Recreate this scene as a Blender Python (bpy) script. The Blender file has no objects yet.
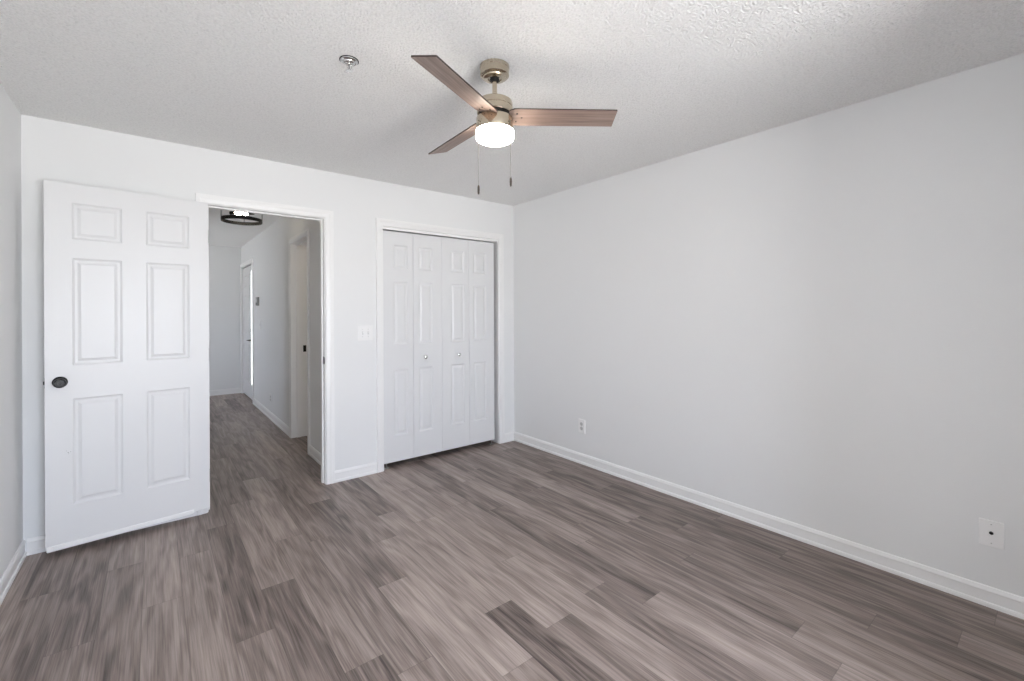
import bpy, bmesh, math, random
from mathutils import Vector, Matrix

sc = bpy.context.scene
C = sc.collection
random.seed(7)

# ------------------------------------------------------------------ camera
FPX, YAW, HORIZON, CAM_H, ROLL = 446.57, 0.6764, 312.03, 1.3344, -0.0048
cam = bpy.data.cameras.new('camera')
camo = bpy.data.objects.new('camera', cam)
C.objects.link(camo)
cam.sensor_fit = 'HORIZONTAL'
cam.sensor_width = 36.0
cam.lens = FPX * 36.0 / 1024.0
cam.shift_y = (HORIZON - 340.5) / 1024.0
cam.clip_start = 0.02
F = Vector((math.sin(YAW), math.cos(YAW), 0))
R0 = Vector((math.cos(YAW), -math.sin(YAW), 0))
U0 = R0.cross(F)
R = R0 * math.cos(ROLL) + U0 * math.sin(ROLL)
U = U0 * math.cos(ROLL) - R0 * math.sin(ROLL)
m = Matrix((R, U, -F)).transposed().to_4x4()
m.translation = (0, 0, CAM_H)
camo.matrix_world = m
sc.camera = camo

# ------------------------------------------------------------------ world, daylight, exposure
w = bpy.data.worlds.new('world')
sc.world = w
w.use_nodes = True
bgn = w.node_tree.nodes['Background']
# overcast-bright sky above the horizon, sunlit pale ground below it
wn_ = w.node_tree
wtc = wn_.nodes.new('ShaderNodeTexCoord')
wsp = wn_.nodes.new('ShaderNodeSeparateXYZ')
wmr = wn_.nodes.new('ShaderNodeMapRange')
wmr.inputs[1].default_value = -0.08
wmr.inputs[2].default_value = 0.10
wmx = wn_.nodes.new('ShaderNodeMix')
wmx.data_type = 'RGBA'
wmx.inputs[6].default_value = (2.02, 2.02, 2.02, 1)
wmx.inputs[7].default_value = (1.50, 1.66, 1.98, 1)
wn_.links.new(wtc.outputs['Generated'], wsp.inputs[0])
wn_.links.new(wsp.outputs['Z'], wmr.inputs[0])
wn_.links.new(wmr.outputs[0], wmx.inputs[0])
wn_.links.new(wmx.outputs[2], bgn.inputs[0])
bgn.inputs[1].default_value = 8.7

sc.view_settings.view_transform = 'Standard'
sc.view_settings.look = 'None'
sc.view_settings.gamma = 1.0
sc.view_settings.use_curve_mapping = False
sc.view_settings.exposure = 0.0
sc.cycles.max_bounces = 16
sc.cycles.diffuse_bounces = 10
sc.cycles.use_denoising = True
sc.cycles.caustics_reflective = False
sc.cycles.caustics_refractive = False
sc.cycles.sample_clamp_indirect = 6.0

# room numbers (metres); the camera stands at x=0, y=0
XL, XR, YB, YR, H = -0.567, 2.930, 3.621, -1.60, 2.44
WT = 0.12                      # wall thickness
HX = 1.15                      # face of the hall's right wall
HE = 8.70                      # hall end wall
WIN = (0.05, 1.60, 0.35, 2.00)   # rear window: x0,x1,z0,z1
LWIN = (7.42, 7.93, 0.9, 1.9)    # window of the space the hall opens into


def daylight_portal(name, loc, direction, sx, sy):
    l = bpy.data.lights.new(name, 'AREA')
    l.shape = 'RECTANGLE'
    l.size, l.size_y = sx, sy
    l.cycles.is_portal = True
    o = bpy.data.objects.new(name, l)
    C.objects.link(o)
    o.location = loc
    o.rotation_euler = Vector(direction).to_track_quat('-Z', 'Z').to_euler()


daylight_portal('window_daylight', ((WIN[0] + WIN[1]) / 2, YR - WT - 0.02, (WIN[2] + WIN[3]) / 2), (0, 1, 0), WIN[1] - WIN[0], WIN[3] - WIN[2])
daylight_portal('hall_daylight', (-2.02 - WT, (LWIN[0] + LWIN[1]) / 2, (LWIN[2] + LWIN[3]) / 2), (1, 0, 0), LWIN[1] - LWIN[0], LWIN[3] - LWIN[2])


# ------------------------------------------------------------------ materials
def newmat(name):
    mt = bpy.data.materials.new(name)
    mt.use_nodes = True
    nt = mt.node_tree
    return mt, nt, nt.nodes['Principled BSDF']


def nd(nt, t, **kw):
    n = nt.nodes.new(t)
    for k, v in kw.items():
        if k.startswith('i_'):
            n.inputs[k[2:].replace('_', ' ')].default_value = v
        else:
            setattr(n, k, v)
    return n


def plain(name, col, rough=0.5, metal=0.0, bump=0.0, bscale=200, var=0.03, vscale=3.0, spec=0.5):
    """paint-like procedural material: faint tone variation and fine bump"""
    mt, nt, b = newmat(name)
    L = nt.links.new
    tc = nd(nt, 'ShaderNodeTexCoord')
    n = nd(nt, 'ShaderNodeTexNoise', i_Scale=vscale, i_Detail=3.0)
    L(tc.outputs['Object'], n.inputs['Vector'])
    r = nd(nt, 'ShaderNodeMapRange')
    r.inputs[3].default_value = 1 - var
    r.inputs[4].default_value = 1 + var
    L(n.outputs[0], r.inputs[0])
    mx = nd(nt, 'ShaderNodeVectorMath', operation='SCALE')
    mx.inputs[0].default_value = col
    L(r.outputs[0], mx.inputs['Scale'])
    L(mx.outputs[0], b.inputs['Base Color'])
    b.inputs['Roughness'].default_value = rough
    b.inputs['Metallic'].default_value = metal
    b.inputs['Specular IOR Level'].default_value = spec
    if bump:
        n2 = nd(nt, 'ShaderNodeTexNoise', i_Scale=bscale, i_Detail=4.0)
        L(tc.outputs['Object'], n2.inputs['Vector'])
        bp = nd(nt, 'ShaderNodeBump', i_Strength=1.0, i_Distance=bump)
        L(n2.outputs[0], bp.inputs['Height'])
        L(bp.outputs[0], b.inputs['Normal'])
    return mt


def ceiling_mat(name, bump):
    mt, nt, b = newmat(name)
    L = nt.links.new
    tc = nd(nt, 'ShaderNodeTexCoord')
    n = nd(nt, 'ShaderNodeTexNoise', i_Scale=100.0, i_Detail=3.0, i_Roughness=0.6)
    v = nd(nt, 'ShaderNodeTexVoronoi', i_Scale=130.0, feature='SMOOTH_F1')
    L(tc.outputs['Object'], n.inputs['Vector'])
    L(tc.outputs['Object'], v.inputs['Vector'])
    s = nd(nt, 'ShaderNodeMath', operation='SUBTRACT')
    L(n.outputs[0], s.inputs[0])
    h = nd(nt, 'ShaderNodeMath', operation='MULTIPLY')
    h.inputs[1].default_value = 0.55
    L(v.outputs['Distance'], h.inputs[0])
    L(h.outputs[0], s.inputs[1])
    bp = nd(nt, 'ShaderNodeBump', i_Strength=1.0, i_Distance=bump)
    L(s.outputs[0], bp.inputs['Height'])
    L(bp.outputs[0], b.inputs['Normal'])
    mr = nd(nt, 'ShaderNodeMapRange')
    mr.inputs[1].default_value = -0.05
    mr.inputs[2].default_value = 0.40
    mr.inputs[3].default_value = 1.0 - 11 * bump  # hollows of the stipple painted darker, standing in for shade
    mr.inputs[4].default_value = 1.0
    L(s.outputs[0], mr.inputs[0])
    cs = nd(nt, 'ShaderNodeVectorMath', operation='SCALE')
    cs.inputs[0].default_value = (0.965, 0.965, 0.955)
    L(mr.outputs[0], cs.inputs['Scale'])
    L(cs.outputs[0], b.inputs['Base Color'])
    b.inputs['Roughness'].default_value = 0.95
    b.inputs['Specular IOR Level'].default_value = 0.1
    return mt


def plank_mat():
    """grey-brown wood-look planks; tone and grain shift come from per-plank mesh attributes"""
    mt, nt, b = newmat('wood_look_plank')
    L = nt.links.new
    uv = nd(nt, 'ShaderNodeUVMap', uv_map='grain')        # metres across / along, shifted per plank
    edge = nd(nt, 'ShaderNodeUVMap', uv_map='edge')       # 0..1 in each plank
    tone = nd(nt, 'ShaderNodeAttribute', attribute_name='tone')
    # wandering grain
    mp0 = nd(nt, 'ShaderNodeMapping')
    mp0.inputs['Scale'].default_value = (7.5, 0.80, 1)
    L(uv.outputs[0], mp0.inputs[0])
    nz0 = nd(nt, 'ShaderNodeTexNoise', i_Scale=1.0, i_Detail=3.0)
    L(mp0.outputs[0], nz0.inputs['Vector'])
    # cathedral rings
    ma = nd(nt, 'ShaderNodeMath', operation='MULTIPLY')
    ma.inputs[1].default_value = 22.0
    L(nz0.outputs[0], ma.inputs[0])
    sn = nd(nt, 'ShaderNodeMath', operation='SINE')
    mb = nd(nt, 'ShaderNodeMath', operation='MULTIPLY')
    mb.inputs[1].default_value = 2.2
    L(ma.outputs[0], mb.inputs[0])
    L(mb.outputs[0], sn.inputs[0])
    # fine streaks
    mp1 = nd(nt, 'ShaderNodeMapping')
    mp1.inputs['Scale'].default_value = (165, 3.0, 1)
    L(uv.outputs[0], mp1.inputs[0])
    nz1 = nd(nt, 'ShaderNodeTexNoise', i_Scale=1.0, i_Detail=4.0, i_Roughness=0.7, i_Distortion=0.25)
    L(mp1.outputs[0], nz1.inputs['Vector'])
    mp2 = nd(nt, 'ShaderNodeMapping')
    mp2.inputs['Scale'].default_value = (18, 1.0, 1)
    L(uv.outputs[0], mp2.inputs[0])
    nz2 = nd(nt, 'ShaderNodeTexNoise', i_Scale=1.0, i_Detail=3.0)
    L(mp2.outputs[0], nz2.inputs['Vector'])

    def lin(src, k, prev=None, bias=0.0):
        a = nd(nt, 'ShaderNodeMath', operation='MULTIPLY_ADD')
        a.inputs[1].default_value = k
        a.inputs[2].default_value = bias
        L(src, a.inputs[0])
        if prev is not None:
            L(prev, a.inputs[2])
        return a.outputs[0]
    v = lin(tone.outputs['Fac'], 0.80, None, -0.70)
    v = lin(sn.outputs[0], 0.09, v)
    v = lin(nz1.outputs[0], 0.95, v)
    v = lin(nz2.outputs[0], 0.68, v)
    r = nd(nt, 'ShaderNodeValToRGB')
    cr = r.color_ramp
    cr.elements[0].position = 0.12
    cr.elements[0].color = (0.060, 0.043, 0.037, 1)
    cr.elements[1].position = 0.95
    cr.elements[1].color = (0.460, 0.380, 0.342, 1)
    e = cr.elements.new(0.5)
    e.color = (0.235, 0.186, 0.165, 1)
    L(v, r.inputs[0])
    # dark hairline joints
    sp = nd(nt, 'ShaderNodeSeparateXYZ')
    L(edge.outputs[0], sp.inputs[0])

    def joint(ch, wd):
        a = nd(nt, 'ShaderNodeMath', operation='PINGPONG')
        a.inputs[1].default_value = 0.5
        L(sp.outputs[ch], a.inputs[0])
        c = nd(nt, 'ShaderNodeMapRange')
        c.inputs[1].default_value = 0.0
        c.inputs[2].default_value = wd
        c.inputs[3].default_value = 0.62
        c.inputs[4].default_value = 1.0
        L(a.outputs[0], c.inputs[0])
        return c.outputs[0]
    mm = nd(nt, 'ShaderNodeMath', operation='MULTIPLY')
    L(joint(0, 0.014), mm.inputs[0])
    L(joint(1, 0.0016), mm.inputs[1])
    sc2 = nd(nt, 'ShaderNodeVectorMath', operation='SCALE')
    L(r.outputs[0], sc2.inputs[0])
    L(mm.outputs[0], sc2.inputs['Scale'])
    L(sc2.outputs[0], b.inputs['Base Color'])
    rr = nd(nt, 'ShaderNodeMapRange')
    rr.inputs[3].default_value = 0.34
    rr.inputs[4].default_value = 0.50
    L(nz1.outputs[0], rr.inputs[0])
    L(rr.outputs[0], b.inputs['Roughness'])
    b.inputs['Specular IOR Level'].default_value = 0.45
    bp = nd(nt, 'ShaderNodeBump', i_Strength=0.25, i_Distance=0.001)
    L(nz1.outputs[0], bp.inputs['Height'])
    L(bp.outputs[0], b.inputs['Normal'])
    return mt


def blade_mat():
    mt, nt, b = newmat('fan_blade_wood')
    L = nt.links.new
    tc = nd(nt, 'ShaderNodeTexCoord')
    mp = nd(nt, 'ShaderNodeMapping')
    mp.inputs['Scale'].default_value = (3.0, 60, 10)
    L(tc.outputs['Object'], mp.inputs[0])
    n = nd(nt, 'ShaderNodeTexNoise', i_Scale=1.0, i_Detail=4.0, i_Distortion=0.6)
    L(mp.outputs[0], n.inputs['Vector'])
    r = nd(nt, 'ShaderNodeValToRGB')
    r.color_ramp.elements[0].position = 0.3
    r.color_ramp.elements[0].color = (0.17, 0.115, 0.095, 1)
    r.color_ramp.elements[1].position = 0.7
    r.color_ramp.elements[1].color = (0.34, 0.25, 0.21, 1)
    L(n.outputs[0], r.inputs[0])
    L(r.outputs[0], b.inputs['Base Color'])
    b.inputs['Roughness'].default_value = 0.45
    return mt


def emissive(name, col, strength):
    mt, nt, b = newmat(name)
    b.inputs['Base Color'].default_value = (*col, 1)
    b.inputs['Emission Color'].default_value = (*col, 1)
    b.inputs['Emission Strength'].default_value = strength
    b.inputs['Roughness'].default_value = 0.3
    return mt


def glass_mat():
    mt, nt, b = newmat('clear_glass')
    b.inputs['Base Color'].default_value = (1, 1, 1, 1)
    b.inputs['Roughness'].default_value = 0.0
    b.inputs['Transmission Weight'].default_value = 1.0
    b.inputs['IOR'].default_value = 1.0
    return mt


M = dict(
    wall=plain('wall_paint', (0.818, 0.825, 0.825), 0.6, bump=0.0004, bscale=260, var=0.008, spec=0.3),
    trim=plain('trim_paint', (0.88, 0.88, 0.875), 0.32, var=0.01),
    door=plain('door_paint', (0.76, 0.765, 0.77), 0.36, bump=0.00025, bscale=90, var=0.01),
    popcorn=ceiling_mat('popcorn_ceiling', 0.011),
    smooth_ceiling=ceiling_mat('hall_ceiling', 0.0015),
    plank=plank_mat(),
    sub=plain('exterior_ground', (0.25, 0.25, 0.2), 0.9),
    nickel=plain('brushed_nickel', (0.55, 0.48, 0.38), 0.16, 1.0, var=0.05),
    chrome=plain('chrome', (0.75, 0.75, 0.74), 0.15, 1.0),
    dark=plain('dark_bronze', (0.010, 0.010, 0.011), 0.30, 0.0, var=0.1, spec=0.35),
    black=plain('black_metal', (0.008, 0.0075, 0.007), 0.5, spec=0.2),
    blade=blade_mat(),
    blade_edge=plain('blade_edge', (0.035, 0.02, 0.015), 0.5),
    glow=emissive('lit_opal_glass', (1.0, 0.91, 0.79), 42.0),
    bulb=emissive('lit_bulb', (1.0, 0.90, 0.74), 40.0),
    streak=emissive('light_streak_glow', (0.95, 1.0, 0.97), 1.6),  # glow of the added strip by the entry door
    plastic=plain('white_plastic', (0.88, 0.88, 0.875), 0.3, var=0.01),
    greyplastic=plain('grey_plastic', (0.30, 0.30, 0.29), 0.4, var=0.05),
    slot=plain('socket_slot', (0.05, 0.05, 0.05), 0.6),
    satin=plain('satin_metal', (0.55, 0.55, 0.54), 0.3, 1.0),
    chain=plain('dull_chain', (0.20, 0.18, 0.15), 0.5, 0.6),
    fob=plain('walnut_fob', (0.05, 0.035, 0.025), 0.4),
    pewter=plain('dull_pewter', (0.10, 0.095, 0.09), 0.4, 0.5),
    greyplate=plain('pale_grey_plastic', (0.62, 0.62, 0.62), 0.35),
    rubber=plain('sweep_vinyl', (0.70, 0.70, 0.70), 0.6),
    glass=glass_mat(),
)


# ------------------------------------------------------------------ mesh helpers
def link(name, bm, mat, parent=None, smooth=False, loc=None, bevel=0.0):
    bm.normal_update()
    me = bpy.data.meshes.new(name)
    bm.to_mesh(me)
    bm.free()
    mats = mat if isinstance(mat, (list, tuple)) else [mat]
    for x in mats:
        me.materials.append(x)
    o = bpy.data.objects.new(name, me)
    C.objects.link(o)
    if parent is not None:
        o.parent = parent
    if loc is not None:
        o.location = loc
    if smooth:
        for p in me.polygons:
            p.use_smooth = True
        try:
            me.set_sharp_from_angle(angle=math.radians(35))
        except Exception:
            pass
    if bevel:
        md = o.modifiers.new('bevel', 'BEVEL')
        md.width = bevel
        md.segments = 2
        md.limit_method = 'ANGLE'
    return o


def box(bm, x0, y0, z0, x1, y1, z1, mi=0):
    if x1 < x0: x0, x1 = x1, x0
    if y1 < y0: y0, y1 = y1, y0
    if z1 < z0: z0, z1 = z1, z0
    v = [bm.verts.new(p) for p in ((x0, y0, z0), (x1, y0, z0), (x1, y1, z0), (x0, y1, z0),
                                   (x0, y0, z1), (x1, y0, z1), (x1, y1, z1), (x0, y1, z1))]
    for f in ((3, 2, 1, 0), (4, 5, 6, 7), (0, 1, 5, 4), (1, 2, 6, 5), (2, 3, 7, 6), (3, 0, 4, 7)):
        bm.faces.new([v[i] for i in f]).material_index = mi
    return v


def boxes(*bs):
    bm = bmesh.new()
    for b in bs:
        box(bm, *b)
    return bm


def lathe(prof, seg=48, M4=None, bm=None):
    """prof: list of (radius, z); closed at zero radius; M4 maps local z axis to place"""
    bm = bm or bmesh.new()
    M4 = M4 or Matrix()
    rings = []
    for r, z in prof:
        if r < 1e-6:
            rings.append([bm.verts.new(M4 @ Vector((0, 0, z)))])
        else:
            rings.append([bm.verts.new(M4 @ Vector((r * math.cos(2 * math.pi * i / seg), r * math.sin(2 * math.pi * i / seg), z))) for i in range(seg)])
    for a, b in zip(rings, rings[1:]):
        for i in range(seg):
            j = (i + 1) % seg
            q = [a[i % len(a)], a[j % len(a)], b[j % len(b)], b[i % len(b)]]
            u = []
            for x in q:
                if x not in u:
                    u.append(x)
            if len(u) > 2:
                bm.faces.new(u)
    bmesh.ops.recalc_face_normals(bm, faces=bm.faces[:])
    return bm


def tube(p0, p1, r, seg=12, bm=None):
    p0, p1 = Vector(p0), Vector(p1)
    d = p1 - p0
    q = d.to_track_quat('Z', 'Y').to_matrix().to_4x4()
    q.translation = p0
    return lathe([(0, 0), (r, 0), (r, d.length), (0, d.length)], seg, q, bm)


def axis_matrix(loc, direction):
    q = Vector(direction).to_track_quat('Z', 'Y').to_matrix().to_4x4()
    q.translation = Vector(loc)
    return q


def tag(o, label=None, cat=None, kind=None, group=None):
    if label: o['label'] = label
    if cat: o['category'] = cat
    if kind: o['kind'] = kind
    if group: o['group'] = group
    return o


def empty(name, loc=(0, 0, 0), rz=0.0):
    o = bpy.data.objects.new(name, None)
    C.objects.link(o)
    o.location = loc
    o.rotation_euler = (0, 0, rz)
    o.empty_display_size = 0.1
    return o


def S(o, label, cat):
    return tag(o, label, cat, 'structure')


# ------------------------------------------------------------------ floor: one mesh, one face per plank
def build_floor():
    PW, PL, X0, Y0, Y1 = 0.148, 1.22, 0.251, YR - WT, HE + 0.1
    tones_and_shade = {0: (2.11, {0: .34, -1: .50}), 1: (2.44, {-1: .36, 0: .60}), -1: (3.04, {-1: .55, 0: .50}),  # joints and tones; planks by the side walls set darker to imitate shade
             4: (2.10, {0: .38, -1: .70}), 3: (1.55, {0: .48, -1: .52}), 5: (2.52, {0: .52, -1: .72}), 10: (1.22, {0: .33, -1: .66}),
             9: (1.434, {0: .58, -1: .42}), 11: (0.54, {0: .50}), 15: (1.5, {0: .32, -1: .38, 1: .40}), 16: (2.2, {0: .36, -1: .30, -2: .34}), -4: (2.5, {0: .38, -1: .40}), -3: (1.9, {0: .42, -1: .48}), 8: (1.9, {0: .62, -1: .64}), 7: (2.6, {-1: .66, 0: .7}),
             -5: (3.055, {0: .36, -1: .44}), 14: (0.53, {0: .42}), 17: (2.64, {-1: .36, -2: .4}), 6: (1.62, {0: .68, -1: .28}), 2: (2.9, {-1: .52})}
    bm = bmesh.new()
    g = bm.loops.layers.uv.new('grain')
    e = bm.loops.layers.uv.new('edge')
    tl = bm.loops.layers.float_color.new('tone')
    k0 = math.floor((-2.2 - X0) / PW)
    k1 = math.ceil((3.3 - X0) / PW)
    for k in range(k0, k1):
        xa, xb = X0 + k * PW, X0 + (k + 1) * PW
        j, tones = tones_and_shade.get(k, (random.uniform(0, PL), {}))
        n0 = math.floor((Y0 - j) / PL)
        n = n0
        while j + n * PL < Y1:
            ya, yb = j + n * PL, j + (n + 1) * PL
            ca, cb = max(ya, Y0), min(yb, Y1)
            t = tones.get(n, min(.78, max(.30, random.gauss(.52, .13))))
            ou, ov = random.uniform(0, 50), random.uniform(0, 50)
            if cb > ca:
                vs = [bm.verts.new(p) for p in ((xa, ca, 0), (xb, ca, 0), (xb, cb, 0), (xa, cb, 0))]
                f = bm.faces.new(vs)
                for lp in f.loops:
                    x, y, _ = lp.vert.co
                    lp[g].uv = (x - xa + ou, y - ya + ov)
                    lp[e].uv = ((x - xa) / PW, (y - ya) / PL)
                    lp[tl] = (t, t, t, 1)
            n += 1
    top = bm.faces[:]
    # slab below
    box(bm, X0 + k0 * PW, Y0, -0.1, X0 + k1 * PW, Y1, -0.002)
    return S(link('floor', bm, M['plank']), 'grey-brown wood-look plank floor of the room and hall', 'floor')


build_floor()

# ------------------------------------------------------------------ ceilings and walls
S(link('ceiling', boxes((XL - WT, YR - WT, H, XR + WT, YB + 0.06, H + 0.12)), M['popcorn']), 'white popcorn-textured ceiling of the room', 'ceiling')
S(link('ceiling_hall', boxes((-2.2, YB + 0.06, H, 3.4, HE + 0.1, H + 0.12)), M['smooth_ceiling']), 'smooth white ceiling of the hall beyond the doorway', 'ceiling')

OX0, OX1, OZ = 0.284, 1.037, 2.068         # doorway clear opening
CX0, CX1, CZ = 1.512, 2.727, 2.066         # closet clear opening
J = 0.019                                  # jamb board thickness
BY = YB + WT
S(link('wall_back', boxes((XL - WT, YB, 0, OX0 - J, BY, H), (OX0 - J, YB, OZ + J, OX1 + J, BY, H), (OX1 + J, YB, 0, CX0 - J, BY, H),
                          (CX0 - J, YB, CZ + J, CX1 + J, BY, H), (CX1 + J, YB, 0, XR + WT, BY, H)), M['wall']),
  'white painted wall holding the doorway and the closet', 'wall')
S(link('wall_left', boxes((XL - WT, YR - WT, 0, XL, YB, H)), M['wall']), 'white painted wall left of the open door', 'wall')
S(link('wall_right', boxes((XR, YR - WT, 0, XR + WT, YB, H)), M['wall']), 'long blank white wall right of the closet', 'wall')
S(link('wall_rear', boxes((XL, YR - WT, 0, WIN[0], YR, H), (WIN[1], YR - WT, 0, XR, YR, H), (WIN[0], YR - WT, 0, WIN[1], YR, WIN[2]),
                          (WIN[0], YR - WT, WIN[3], WIN[1], YR, H)), M['wall']), 'white wall with the window behind the viewer', 'wall')
S(link('wall_shade_block', boxes((1.75, YR, 0, XR, -0.20, H)), M['wall']), 'unseen white block behind the viewer, added to shade the right side', 'wall')  # unseen block, added to dim the near right wall and floor
# window behind the camera
wn = S(empty('window_1', ((WIN[0] + WIN[1]) / 2, YR - 0.08, WIN[2])), 'white framed window behind the viewer', 'window')
hw, hh = (WIN[1] - WIN[0]) / 2, WIN[3] - WIN[2]
link('window_frame', boxes((-hw, -.03, 0, -hw + .05, .03, hh), (hw - .05, -.03, 0, hw, .03, hh), (-hw, -.03, 0, hw, .03, .05), (-hw, -.03, hh - .05, hw, .03, hh),
                           (-.03, -.03, 0, .03, .03, hh), (-hw, -.025, hh / 2 - .02, hw, .025, hh / 2 + .02)), M['trim'], wn)

# hall
SD0, SD1, SZ = 4.545, 5.185, 2.066         # side doorway (y range)
ED0, ED1, EZ = 7.575, 8.62, 2.085          # entry door opening
HT = 0.15
S(link('wall_hall_right', boxes((HX, BY, 0, HX + HT, SD0 - J, H), (HX, SD0 - J, SZ + J, HX + HT, SD1 + J, H), (HX, SD1 + J, 0, HX + HT, ED0 - J, H),
                                (HX, ED0 - J, EZ + J, HX + HT, ED1 + J, H), (HX, ED1 + J, 0, HX + HT, HE, H)), M['wall']),
  'white hall wall with a side doorway and an entry door', 'wall')
S(link('wall_hall_left', boxes((0.03, BY, 0, 0.15, 6.2, H), (-2.0, 6.08, 0, 0.03, 6.2, H)), M['wall']), 'white hall wall hidden behind the open door', 'wall')
S(link('wall_hall_end', boxes((-2.12, HE, 0, HX + HT, HE + 0.1, H)), M['wall']), 'white wall closing the far end of the hall', 'wall')
S(link('wall_hall_window', boxes((-2.12, 6.08, 0, -2.0, LWIN[0], H), (-2.12, LWIN[1], 0, -2.0, HE, H), (-2.12, LWIN[0], 0, -2.0, LWIN[1], LWIN[2]),
                                 (-2.12, LWIN[0], LWIN[3], -2.0, LWIN[1], H)), M['wall']), 'white wall with a window around the hall corner', 'wall')
S(link('wall_closet', boxes((HX + HT, 4.32, 0, XR + WT, 4.40, H), (XR, BY, 0, XR + WT, 4.32, H)), M['wall']), 'inner wall of the closet', 'wall')
S(link('wall_side_room', boxes((3.1, 4.40, 0, 3.2, 6.4, H), (HX + HT, 6.3, 0, 3.1, 6.4, H)), M['wall']), 'wall of the side room off the hall', 'wall')
S(link('wall_sky_block', boxes((HX + HT + .02, ED0 - .3, 0, HX + HT + .1, HE, H)), M['black']), 'added dark backing keeping sky out of the entry door gaps', 'wall')  # added backing, blocks the sky around the entry door leaf

# side room lamp: warm light spilling on the side doorway's jamb
sl = bpy.data.lights.new('side_room_lamp', 'POINT')
sl.energy = 4
sl.color = (1.0, 0.80, 0.58)
sl.shadow_soft_size = 0.1
slo = bpy.data.objects.new('side_room_lamp', sl)
C.objects.link(slo)
slo.location = (2.2, 4.9, 2.1)


# ------------------------------------------------------------------ trim
def casing(name, face_axis, face, a0, a1, ztop, wdt, label, sgn=-1, legs=(True, True)):
    """three-sided moulded casing around an opening. a0,a1 = inner edges; profile stands off the face by sgn"""
    # profile over the casing width: (distance from inner edge, projection)
    pr = [(0, 0), (0, .009), (.006, .012), (wdt * .45, .014), (wdt * .62, .017), (wdt - .0015, .017), (wdt, .0155), (wdt, 0)]
    bm = bmesh.new()
    path = [(a0, 0, -1, 0), (a0, ztop, -1, 1), (a1, ztop, 1, 1), (a1, 0, 1, 0)]
    rows = []
    for a, z, sa, sz in path:
        row = []
        for d, p in pr:
            aa, zz = a + sa * d, z + sz * d
            co = (aa, face + sgn * p, zz) if face_axis == 'y' else (face + sgn * p, aa, zz)
            row.append(bm.verts.new(co))
        rows.append(row)
    for r0, r1 in zip(rows, rows[1:]):
        for i in range(len(pr) - 1):
            bm.faces.new((r0[i], r0[i + 1], r1[i + 1], r1[i]))
        bm.faces.new((r0[0], r1[0], r1[-1], r0[-1]))
    bm.faces.new(rows[0])
    bm.faces.new(rows[-1][::-1])
    bmesh.ops.recalc_face_normals(bm, faces=bm.faces[:])
    return S(link(name, bm, M['trim']), label, 'door casing')


BASE = [(0, 0), (.0155, 0), (.0155, .012), (.013, .019), (.0085, .021), (.0085, .066), (.0115, .069), (.0105, .074), (.006, .087), (.002, .090), (0, .090)]


def baseboard(name, p0, p1, n, label):
    """p0->p1 along the wall's face, n = unit normal into the room"""
    bm = bmesh.new()
    rows = []
    for p in (p0, p1):
        rows.append([bm.verts.new((p[0] + n[0] * d, p[1] + n[1] * d, z)) for d, z in BASE])
    for i in range(len(BASE)):
        j = (i + 1) % len(BASE)
        bm.faces.new((rows[0][i], rows[0][j], rows[1][j], rows[1][i]))
    bm.faces.new(rows[0])
    bm.faces.new(rows[1][::-1])
    bmesh.ops.recalc_face_normals(bm, faces=bm.faces[:])
    return S(link(name, bm, M['trim']), label, 'baseboard')


e = .0155
baseboard('baseboard_left', (XL, YR), (XL, YB), (1, 0), 'white baseboard along the wall left of the open door')
baseboard('baseboard_right', (XR, YR), (XR, YB), (-1, 0), 'long white baseboard along the blank right wall')
baseboard('baseboard_back', (XL + e, YB), (.218, YB), (0, -1), 'white baseboard behind the open door')
baseboard('baseboard_back_middle', (OX1 + .068, YB), (CX0 - .064, YB), (0, -1), 'short white baseboard between the doorway and the closet')
baseboard('baseboard_back_corner', (CX1 + .064, YB), (XR - e, YB), (0, -1), 'tiny white baseboard between the closet and the corner')
baseboard('baseboard_hall_near', (HX, BY), (HX, SD0 - .065), (-1, 0), 'white hall baseboard just inside the doorway')
baseboard('baseboard_hall_right', (HX, SD1 + .065), (HX, ED0 - .065), (-1, 0), 'white hall baseboard between side doorway and entry door')
baseboard('baseboard_hall_end', (-2.0, HE), (HX, HE), (0, -1), 'white baseboard at the far end of the hall')


def jambs(name, axis, a0, a1, f0, f1, ztop, label, stop=None):
    """jamb boards lining an opening, with a door stop"""
    bm = bmesh.new()

    def b(u0, v0, z0, u1, v1, z1):
        if axis == 'y':
            box(bm, u0, v0, z0, u1, v1, z1)
        else:
            box(bm, v0, u0, z0, v1, u1, z1)
    b(a0 - J, f0, 0, a0, f1, ztop + J)
    b(a1, f0, 0, a1 + J, f1, ztop + J)
    b(a0, f0, ztop, a1, f1, ztop + J)
    if stop:
        s0, s1 = stop
        b(a0, s0, 0, a0 + .011, s1, ztop)
        b(a1 - .011, s0, 0, a1, s1, ztop)
        b(a0 + .011, s0, ztop - .011, a1 - .011, s1, ztop)
    return S(link(name, bm, M['trim'], bevel=0.0012), label, 'door jamb')


casing('trim_1', 'y', YB, OX0 - .005, OX1 + .006, OZ + .004, .060, 'white casing around the doorway into the hall')
jd = jambs('trim_2', 'y', OX0, OX1, YB, BY, OZ, 'white jamb lining the doorway into the hall', (YB + .040, YB + .075))
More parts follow.
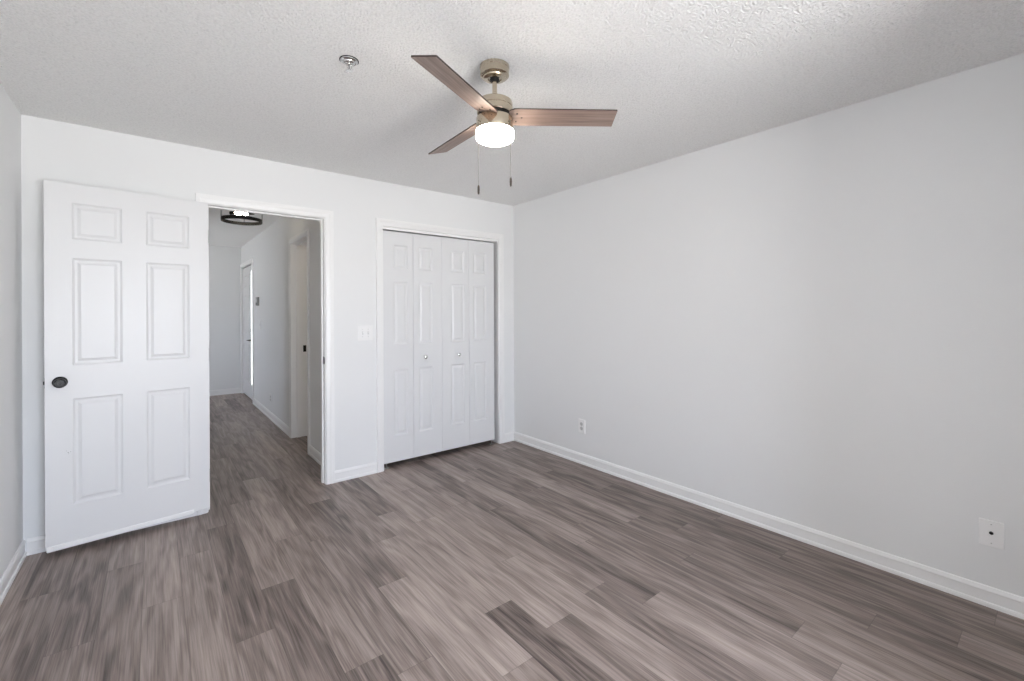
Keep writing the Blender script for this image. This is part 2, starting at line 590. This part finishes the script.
# strike plate on the right jamb
bm = bmesh.new()
box(bm, OX1 - .0015, YB + .004, .935, OX1, YB + .036, .992)
box(bm, OX1 - .004, YB - .002, .945, OX1, YB + .006, .982)
link('strike_plate', bm, M['dark'], jd, bevel=0.001)['label'] = 'dark metal strike plate'
casing('trim_3', 'y', YB, CX0 - .002, CX1 + .003, CZ, .060, 'white casing around the closet doors')
jc = jambs('trim_4', 'y', CX0, CX1, YB, BY, CZ, 'white jamb lining the closet opening')
bm = boxes((CX0, YB + .012, CZ - .022, CX1, YB + .045, CZ))
link('door_track', bm, M['trim'], jc)
casing('trim_5', 'x', HX, SD0 - .003, SD1 + .003, SZ + .003, .060, 'white casing around the side doorway in the hall')
js = jambs('trim_6', 'x', SD0, SD1, HX, HX + HT, SZ, 'white jamb lining the side doorway in the hall', (HX + .045, HX + .085))
bm = boxes((HX + .112, SD1 - .002, .915, HX + .142, SD1, .985))
link('strike_plate', bm, M['black'], js)['label'] = 'black strike plate'
casing('trim_7', 'x', HX, ED0 - .003, ED1 + .003, EZ + .003, .060, 'white casing around the entry door at the end of the hall')
jambs('trim_8', 'x', ED0, ED1, HX, HX + HT, EZ, 'white jamb lining the entry door')


# ------------------------------------------------------------------ panelled doors
def panel_slab(wd, h, t, panels, prof, sides=(True, True)):
    """slab 0..wd x 0..h, front face at y=0, back at y=t, moulded panels [(x0,x1,z0,z1)]"""
    bm = bmesh.new()
    xs = sorted({0, wd} | {p[0] for p in panels} | {p[1] for p in panels})
    zs = sorted({0, h} | {p[2] for p in panels} | {p[3] for p in panels})
    for side in (0, 1):
        on = sides[side]
        y = 0 if side == 0 else t
        sg = 1 if side == 0 else -1

        def P(x, z, d=0):
            return bm.verts.new((x, y + sg * d, z))

        def quad(a, b_, c, d):
            bm.faces.new((a, b_, c, d) if side == 0 else (d, c, b_, a))
        for i in range(len(xs) - 1):
            for k in range(len(zs) - 1):
                cx, cz = (xs[i] + xs[i + 1]) / 2, (zs[k] + zs[k + 1]) / 2
                hit = [p for p in panels if p[0] < cx < p[1] and p[2] < cz < p[3]] if on else []
                if not hit:
                    quad(P(xs[i], zs[k]), P(xs[i + 1], zs[k]), P(xs[i + 1], zs[k + 1]), P(xs[i], zs[k + 1]))
                elif abs(xs[i] - hit[0][0]) < 1e-6 and abs(zs[k] - hit[0][2]) < 1e-6:
                    x0, x1, z0, z1 = hit[0]
                    rings = []
                    for ins, dep in prof:
                        rings.append([P(x0 + ins, z0 + ins, dep), P(x1 - ins, z0 + ins, dep), P(x1 - ins, z1 - ins, dep), P(x0 + ins, z1 - ins, dep)])
                    for a, b_ in zip(rings, rings[1:]):
                        for q in range(4):
                            r = (q + 1) % 4
                            quad(a[q], a[r], b_[r], b_[q])
                    quad(*rings[-1])
    # edges
    for a, b_ in (((0, 0), (wd, 0)), ((wd, 0), (wd, h)), ((wd, h), (0, h)), ((0, h), (0, 0))):
        v = [bm.verts.new((a[0], 0, a[1])), bm.verts.new((a[0], t, a[1])), bm.verts.new((b_[0], t, b_[1])), bm.verts.new((b_[0], 0, b_[1]))]
        bm.faces.new(v)
    bmesh.ops.remove_doubles(bm, verts=bm.verts[:], dist=1e-5)
    return bm


PROF = [(0, 0), (.004, .0035), (.011, .008), (.021, .008), (.025, .0065), (.036, .0018), (.040, .0018)]

# open six-panel door: hinged on the doorway's left jamb, swung back towards the wall
ang = math.radians(6.0)
DW, DZ0, DZ1, DT = .752, .046, 2.067, .035
d1 = S(empty('door_1', (.284, 3.566, 0), 0), 'white six-panel door standing open against the back wall', 'door')
d1.rotation_euler = (0, 0, ang)      # local -x runs from the hinge to the knob edge
PX = [(.103, .320), (.430, .643)]
PZ = [(.265, .86), (1.047, 1.650), (1.754, 1.960)]
pan = [(DW - b_, DW - a, z0 - DZ0, z1 - DZ0) for a, b_ in PX for z0, z1 in PZ]
leaf = link('door_leaf', panel_slab(DW, DZ1 - DZ0, DT, pan, PROF), M['door'], d1, loc=(-DW, 0, DZ0))
bm = bmesh.new()
box(bm, -DW + .004, -.005, DZ0 - .010, -.085, .008, DZ0 + .016)
sw = link('door_sweep', bm, M['trim'], d1, bevel=.001)
link('sweep_strip', boxes((-DW + .006, .002, DZ0 - .016, -.087, .006, DZ0 - .010)), M['rubber'], sw)


def round_knob(name, parent, loc, direction, mat, label, R1=.0315, k=1.0):
    prof = [(0, 0), (R1, 0), (R1, .003), (R1 - .004, .007), (.014, .010), (.011, .016), (.011, .028), (.017, .034), (.0245, .042),
            (.0265, .052), (.0235, .061), (.019, .0645), (.0175, .063), (.010, .063), (.009, .066), (.0, .0665)]
    o = link(name, lathe([(r * k, z * k) for r, z in prof], 40, axis_matrix(loc, direction)), mat, parent, smooth=True)
    o['label'] = label
    return o


KX = -.693
kn = round_knob('door_knob', d1, (KX, 0, .958), (0, -1, 0), M['dark'], 'dark bronze round door knob')
kn2 = round_knob('door_knob', d1, (KX, DT, .958), (0, 1, 0), M['dark'], 'dark bronze round door knob', k=.85)
bm = boxes((-DW - .001, .006, .93, -DW + .001, .029, .986), (-DW - .006, .012, .949, -DW, .023, .967))
link('latch_plate', bm, M['dark'], d1)
for hz in (.25, 1.06, 1.85):
    bm = tube((.004, DT + .001, hz - .044), (.004, DT + .001, hz + .044), .005)
    box(bm, -.03, DT - .001, hz - .044, .002, DT + .0015, hz + .044)
    link('hinge', bm, M['satin'], d1)
# small scuffs where something was once screwed to the door
bm = bmesh.new()
for dx, dz, r in ((.652, .565, .0016), (.662, .562, .0022), (.668, .572, .0014), (.660, .555, .0012)):
    lathe([(0, 0), (r, .0001), (0, .0006)], 10, axis_matrix((-dx, 0, dz), (0, -1, 0)), bm)
link('scuff_mark', bm, M['greyplastic'], d1)['label'] = 'small grey scuff specks'

# bifold closet doors: two pairs
FY = YB + .022
BZ0, BZ1 = .046, 2.034
PB = [(.268, .842), (1.054, 1.603), (1.712, 1.920)]


def bifold(name, l0, l1, l2, hinge_mid, knob, knob_leaf, label):
    root = S(empty(name, (l1, FY, 0)), label, 'closet door')
    leaves = []
    for i, (a, b_) in enumerate(((l0, l1 - .0015), (l1 + .0015, l2))):
        wd = b_ - a
        pi = (.095, wd - .050) if i == 0 else (.050, wd - .095)
        pn = [(pi[0], pi[1], z0 - BZ0, z1 - BZ0) for z0, z1 in PB]
        leaves.append(link('door_leaf', panel_slab(wd, BZ1 - BZ0, .030, pn, PROF), M['door'], root, loc=(a - l1, 0, BZ0)))
    lf = leaves[knob_leaf]
    prof = [(0, 0), (.009, 0), (.0075, .006), (.007, .012), (.013, .018), (.0165, .024), (.0155, .030), (.009, .034), (0, .035)]
    kb = link('door_knob', lathe(prof, 32, axis_matrix((knob - l1 - lf.location.x, 0, .934 - BZ0), (0, -1, 0))), M['chrome'], lf, smooth=True)
    kb['label'] = 'small round metal knob'
    # pivot hardware at the floor and track
    px = (l0 + .03 if name == 'door_2' else l2 - .03) - l1
    link('floor_pivot', boxes((px - .028, .002, .0, px + .02, .028, .006), (px - .004, .010, .006, px + .004, .018, BZ0)), M['satin'], root)
    for hz in (.35, 1.04, 1.75):
        link('hinge', tube((0, .032, hz - .03), (0, .032, hz + .03), .003), M['satin'], root)
    return root


bifold('door_2', 1.519, 1.800, 2.0880, 0, 1.909, 1, 'left pair of white bifold closet doors')
bifold('door_3', 2.0900, 2.389, 2.690, 0, 2.262, 0, 'right pair of white bifold closet doors')
# small white floor bracket at each end of the closet opening is part of floor_pivot

# entry door at the far end of the hall
d4 = S(empty('door_4', (HX + .012, 8.60, 0)), 'white entry door in the hall wall, added glowing strip beside it', 'door')
EW = .90
pn = [(a, b_, z0 - .02, z1 - .02) for a, b_ in ((.12, .39), (.51, .78)) for z0, z1 in ((.25, .85), (1.02, 1.62), (1.74, 1.94))]
bm = panel_slab(EW, 2.045, .044, pn, PROF)
lf = link('door_leaf', bm, M['door'], d4, loc=(0, 0, .02))
lf.rotation_euler = (0, 0, math.radians(-90))
# local x of the leaf now runs to -y (towards the viewer); front face looks to -x? keep both faces panelled
lk = link('deadbolt', lathe([(0, 0), (.030, 0), (.030, .004), (.024, .012), (.0, .014)], 28, axis_matrix((0, -.835, 1.075), (-1, 0, 0))), M['pewter'], d4, smooth=True)
lv = link('lever_handle', lathe([(0, 0), (.030, 0), (.030, .006), (.012, .010), (.010, .045), (0, .047)], 28, axis_matrix((0, -.835, .925), (-1, 0, 0))), M['pewter'], d4, smooth=True)
lv['label'] = 'satin metal lever handle'
tl_ = link('lever', tube((-.042, -.835, .925), (-.046, -.725, .920), .008), M['pewter'], lv, smooth=True)
# added glowing strip imitating a streak of light, flush with the casing
sd = link('light_streak', boxes((-.030, -1.026, .27, -.014, -.985, 1.965)), M['streak'], d4)
sd['label'] = 'added glowing strip imitating a streak of light'

# ------------------------------------------------------------------ ceiling fan
AX, AY = 1.201, 1.613
fan = tag(empty('ceiling_fan', (AX, AY, H)), 'three-blade ceiling fan with brushed nickel body, wood blades and lit opal drum light', 'ceiling fan')
Z = lambda z: z - H
link('canopy', lathe([(.064, 0), (.0665, -.001), (.0665, -.014), (.0650, -.016), (.0650, -.043), (.060, -.048), (.052, -.050), (.050, -.055), (.034, -.060),
                      (.031, -.060), (.028, -.054), (.014, -.050), (0, -.050)], 64), M['nickel'], fan, smooth=True)
link('hanger_ball', lathe([(0, -.046), (.018, -.050), (.022, -.060), (.016, -.070), (0, -.072)], 32), M['black'], fan, smooth=True)
link('downrod', lathe([(0, -.05), (.0105, -.05), (.0105, -.118), (.0115, -.119), (.0115, -.128), (.018, -.134), (.021, -.142), (.034, -.147), (.034, -.152), (0, -.152)], 40), M['nickel'], fan, smooth=True)
up = link('motor_housing', lathe([(0, -.150), (.045, -.150), (.066, -.153), (.077, -.160), (.080, -.170), (.080, -.185), (.0785, -.1865), (.0785, -.1885), (.080, -.190), (.080, -.213),
                                  (.077, -.217), (.060, -.217), (0, -.217)], 72), M['nickel'], fan, smooth=True)
link('flywheel', lathe([(0, -.215), (.070, -.215), (.070, -.236), (0, -.236)], 56), M['black'], fan, smooth=True)['label'] = 'dark gap ring between upper and lower housing'
link('light_housing', lathe([(0, -.233), (.068, -.233), (.0815, -.235), (.0830, -.238), (.0830, -.292), (.081, -.296), (0, -.296)], 72), M['nickel'], fan, smooth=True)
gl = link('light_shade', lathe([(0, -.288), (.080, -.288), (.0850, -.292), (.0862, -.300), (.0862, -.318), (.084, -.327), (.077, -.333), (.066, -.3365), (.040, -.338), (0, -.338)], 72), M['glow'], fan, smooth=True)
gl['label'] = 'glowing opal drum shade'

base, pitch, zb, ra, rb, bw, tx, ty = -32.03, -.267, 2.213, .561, .554, .111, .039, -.003
TH = .006


def blade_pt(k, r, s, dz):
    a = math.radians(base + 120 * k)
    u = Vector((math.cos(a), math.sin(a), 0))
    n = Vector((-math.sin(a), math.cos(a), 0))
    nn = n * math.cos(pitch) + Vector((0, 0, math.sin(pitch)))
    up_ = u.cross(nn)
    q = u * r + nn * s
    q = q + up_ * dz
    return Vector((q.x, q.y, q.z + zb - H + q.x * tx + q.y * ty))


def blade_matrix(k):
    a = math.radians(base + 120 * k)
    u = Vector((math.cos(a), math.sin(a), 0))
    n = Vector((-math.sin(a), math.cos(a), 0))
    nn = n * math.cos(pitch) + Vector((0, 0, math.sin(pitch)))
    u = Vector((u.x, u.y, u.x * tx + u.y * ty)).normalized()
    nn = (nn + Vector((0, 0, nn.x * tx + nn.y * ty)))
    nn = (nn - u * nn.dot(u)).normalized()
    m4 = Matrix((u, nn, u.cross(nn))).transposed().to_4x4()
    m4.translation = (0, 0, zb - H)
    return m4


def blade_mesh():
    # outline, local x along the blade, y across; the tip is cut at a slight slant
    hb = bw / 2
    out = [(.062, -hb * .80), (.085, -hb * .98), (.11, -hb), (rb - .002, -hb), (rb, -hb + .002), (ra, hb - .002), (ra - .002, hb), (.11, hb), (.085, hb * .98), (.062, hb * .80)]
    bm = bmesh.new()
    lo = [bm.verts.new((x, y, -TH / 2)) for x, y in out]
    hi = [bm.verts.new((x, y, TH / 2)) for x, y in out]
    bm.faces.new(lo[::-1])
    bm.faces.new(hi)
    for i in range(len(out)):
        j = (i + 1) % len(out)
        bm.faces.new((lo[i], lo[j], hi[j], hi[i])).material_index = 1
    return bm


blade0 = link('blade', blade_mesh(), [M['blade'], M['blade_edge']], fan)
blade0['label'] = 'weathered wood-look fan blade'
br0 = link('blade_bracket', boxes((.050, -.030, .0032, .125, .030, .0065), (.045, -.018, .002, .062, .018, .012)), M['nickel'], blade0, bevel=.001)
sbm = bmesh.new()
scr0 = None
scr = []
for sx, sy in ((.098, -.026), (.098, .026), (.122, 0)):
    s_ = link('screw', lathe([(0, 0), (.0042, 0), (.0036, .0022), (0, .003)], 14, axis_matrix((sx, sy, -TH / 2), (0, 0, -1))), M['black'], blade0, smooth=True)
    scr.append(s_)
for k in range(3):
    if k == 0:
        b_ = blade0
    else:
        b_ = blade0.copy()
        C.objects.link(b_)
        b_.parent = fan
        for ch in [br0] + scr:
            c = ch.copy()
            C.objects.link(c)
            c.parent = b_
    b_.matrix_local = blade_matrix(k)

# pull chains with fobs
for s, zc in ((-1, 1.890), (1, 1.924)):
    off = R0 * (.0705 * s) - Vector((F.x, F.y, 0)) * .056
    bm = tube((off.x, off.y, Z(2.172)), (off.x, off.y, Z(zc)), .0007, 8)
    n = 40
    for i in range(n):
        zz = Z(2.172) + (zc - 2.172) * (i + .5) / n
        lathe([(0, -.0012), (.0012, 0), (0, .0012)], 6, Matrix.Translation((off.x, off.y, zz)), bm)
    inner = off.normalized() * .078
    tube((inner.x, inner.y, Z(2.172)), (off.x, off.y, Z(2.172)), .003, 10, bm)
    ch = link('pull_chain', bm, M['chain'], fan)
    fb = link('fob', lathe([(0, 0), (.0025, 0), (.0045, -.006), (.0052, -.018), (.0046, -.034), (.003, -.040), (0, -.041)], 20, Matrix.Translation((off.x, off.y, Z(zc)))), M['fob'], ch, smooth=True)
    fb['label'] = 'dark oblong pull fob'

# ------------------------------------------------------------------ sprinkler head
sp = tag(empty('sprinkler_head', (.672, 1.968, H)), 'small chrome fire sprinkler head on the popcorn ceiling left of the fan', 'sprinkler')
link('escutcheon', lathe([(.036, -.001), (.038, -.002), (.037, -.006), (.029, -.010), (.026, -.009), (.024, -.013), (.016, -.016), (.014, -.012), (0, -.012)], 40), M['chrome'], sp, smooth=True)
link('painted_shadow_ring', lathe([(.0, 0), (.0405, 0), (.0405, -.003), (0, -.003)], 40), M['black'], sp)  # black disc standing in for the shadow around the escutcheon
bm = lathe([(0, -.010), (.009, -.010), (.009, -.020), (.006, -.022), (0, -.022)], 24)
for s in (-1, 1):
    tube((.009 * s, 0, -.018), (.010 * s, 0, -.030), .0016, 8, bm)
    tube((.010 * s, 0, -.030), (.002 * s, 0, -.043), .0016, 8, bm)
link('frame_arms', bm, M['chrome'], sp, smooth=True)
link('glass_bulb', tube((0, 0, -.022), (0, 0, -.040), .002, 10), M['dark'], sp)
bm = lathe([(0, -.043), (.004, -.043), (.004, -.046), (.010, -.046), (.010, -.0475), (0, -.0475)], 24)
for i in range(10):
    a = i * math.pi / 5
    tube((.009 * math.cos(a), .009 * math.sin(a), -.0468), (.015 * math.cos(a), .015 * math.sin(a), -.0468), .0018, 6, bm)
link('deflector', bm, M['chrome'], sp)


# ------------------------------------------------------------------ wall plates (local: x across, y out of the wall towards -y, z up)
def plate(root, wd, h, t=.0072):
    bm = bmesh.new()
    r = .005
    box(bm, -wd / 2, -t, -h / 2, wd / 2, 0, h / 2)
    return link('wall_plate', bm, M['plastic'], root, bevel=.0025)


def plate_screw(root, x, z, t=.006):
    link('screw', lathe([(0, 0), (.003, 0), (.0025, .0012), (0, .0014)], 14, axis_matrix((x, -t - .0010, z), (0, -1, 0))), M['satin'], root, smooth=True)


def toggle(root, x, t=.0072):
    tg = link('toggle', boxes((x - .005, -t - .001, -.012, x + .005, -t, .012)), M['greyplate'], root)
    bm = bmesh.new()
    v = box(bm, x - .0045, -t - .014, -.004, x + .0045, -t, .004)
    for q in v:
        if q.co.y < -t - .01:
            q.co.z += .006
    link('lever', bm, M['plastic'], tg, bevel=.001)


sw1 = tag(empty('light_switch', (1.3565, YB, 1.168)), 'white double toggle light switch between the doorway and the closet', 'light switch')
plate(sw1, .124, .122)
for x in (-.023, .023):
    toggle(sw1, x)
    for z in (-.030, .030):
        plate_screw(sw1, x, z)
sw2 = tag(empty('light_switch', (HX, 6.98, 1.172), math.radians(-90)), 'white switch plate on the hall wall under the thermostat', 'light switch')
plate(sw2, .078, .122)
toggle(sw2, 0)
for z in (-.03, .03):
    plate_screw(sw2, 0, z)


def outlet(loc, rz, label):
    o = tag(empty('power_outlet', loc, rz), label, 'outlet')
    plate(o, .076, .118)
    for z in (-.0195, .0195):
        rc = link('receptacle', lathe([(0, 0), (.0165, 0), (.0165, .0025), (0, .003)], 32, axis_matrix((0, -.0070, z), (0, -1, 0))), M['greyplate'], o, smooth=True)
        link('slots', boxes((-.0075, -.0104, z - .003, -.0058, -.0095, z + .006), (.0058, -.0104, z - .003, .0075, -.0095, z + .006), (-.002, -.0104, z - .010, .002, -.0095, z - .0065)), M['slot'], rc)
    plate_screw(o, 0, 0)
    return o


outlet((XR, 2.675, .331), math.radians(-90), 'white power outlet low on the right wall near the closet corner')
outlet((HX, 6.29, .265), math.radians(-90), 'white power outlet low on the hall wall beyond the side doorway')
cb = tag(empty('cable_outlet', (XR, .219, .330), math.radians(-90)), 'white cable plate with a dark centre socket, low at the right wall', 'cable outlet')
plate(cb, .078, .118)
jk = link('coax_jack', lathe([(0, 0), (.0070, 0), (.0070, .004), (.0048, .004), (.0048, .010), (.0, .010)], 24, axis_matrix((0, -.006, .004), (0, -1, 0))), M['black'], cb, smooth=True)
jk['label'] = 'dark coaxial socket'
for z in (-.042, .042):
    plate_screw(cb, 0, z)

# thermostat
th = tag(empty('thermostat', (HX, 7.11, 1.50), math.radians(-90)), 'small grey thermostat on the hall wall beside the entry door', 'thermostat')
bd = link('body', boxes((-.060, -.028, -.060, .060, 0, .060)), M['greyplastic'], th, bevel=.006)
link('display', boxes((-.038, -.0295, -.005, .038, -.028, .040)), M['satin'], th)
for bx in (-.0275, .0275):
    link('button', boxes((bx - .0125, -.030, -.045, bx + .0125, -.028, -.025)), M['slot'], th)

# ------------------------------------------------------------------ hall ceiling light: black ring on four rods with bulbs
lx, ly = .645, 4.81
hl = tag(empty('ceiling_light', (lx, ly, H)), 'black ring semi-flush ceiling light with lit bulbs in the hall', 'ceiling light')
link('ceiling_plate', lathe([(0, 0), (.075, 0), (.075, -.018), (.070, -.022), (0, -.022)], 48), M['black'], hl, smooth=True)
RR = .166


def ring(z0, z1, r0, r1):
    return lathe([(r0, z0), (r1, z0), (r1, z1), (r0, z1), (r0, z0)], 72)


link('lower_ring', ring(-.257, -.226, RR - .004, RR), M['black'], hl, smooth=True)
link('upper_ring', ring(-.075, -.055, RR - .004, RR), M['black'], hl, smooth=True)
Fh = Vector((F.x, F.y, 0))
for aimg in (155, 68, -25, -115):
    a = math.radians(aimg)
    q = (R0 * math.cos(a) - Fh * math.sin(a)) * (RR - .002)
    link('rod', tube((q.x, q.y, -.255), (q.x, q.y, -.055), .0032, 10), M['black'], hl, smooth=True)
bm = tube((-RR + .003, 0, -.066), (RR - .003, 0, -.066), .005)
tube((0, -RR + .003, -.066), (0, RR - .003, -.066), .005, 12, bm)
tube((0, 0, -.022), (0, 0, -.09), .012, 16, bm)
for sg in (-1, 1):
    q = R0 * (.100 * sg)
    tube((q.x, q.y, -.066), (q.x, q.y, -.172), .005, 10, bm)
link('cross_arm', bm, M['black'], hl, smooth=True)
for sg in (-1, 1):
    u = -R0 * sg
    p = R0 * (.108 * sg) + Vector((0, 0, -.172))
    so = link('socket', tube(p, p + u * .045, .017, 20), M['black'], hl, smooth=True)
    link('bulb', lathe([(0, 0), (.012, 0), (.014, .008), (.023, .022), (.025, .034), (.021, .046), (.012, .054), (0, .057)], 28, axis_matrix(p + u * .043, u)), M['bulb'], so, smooth=True)
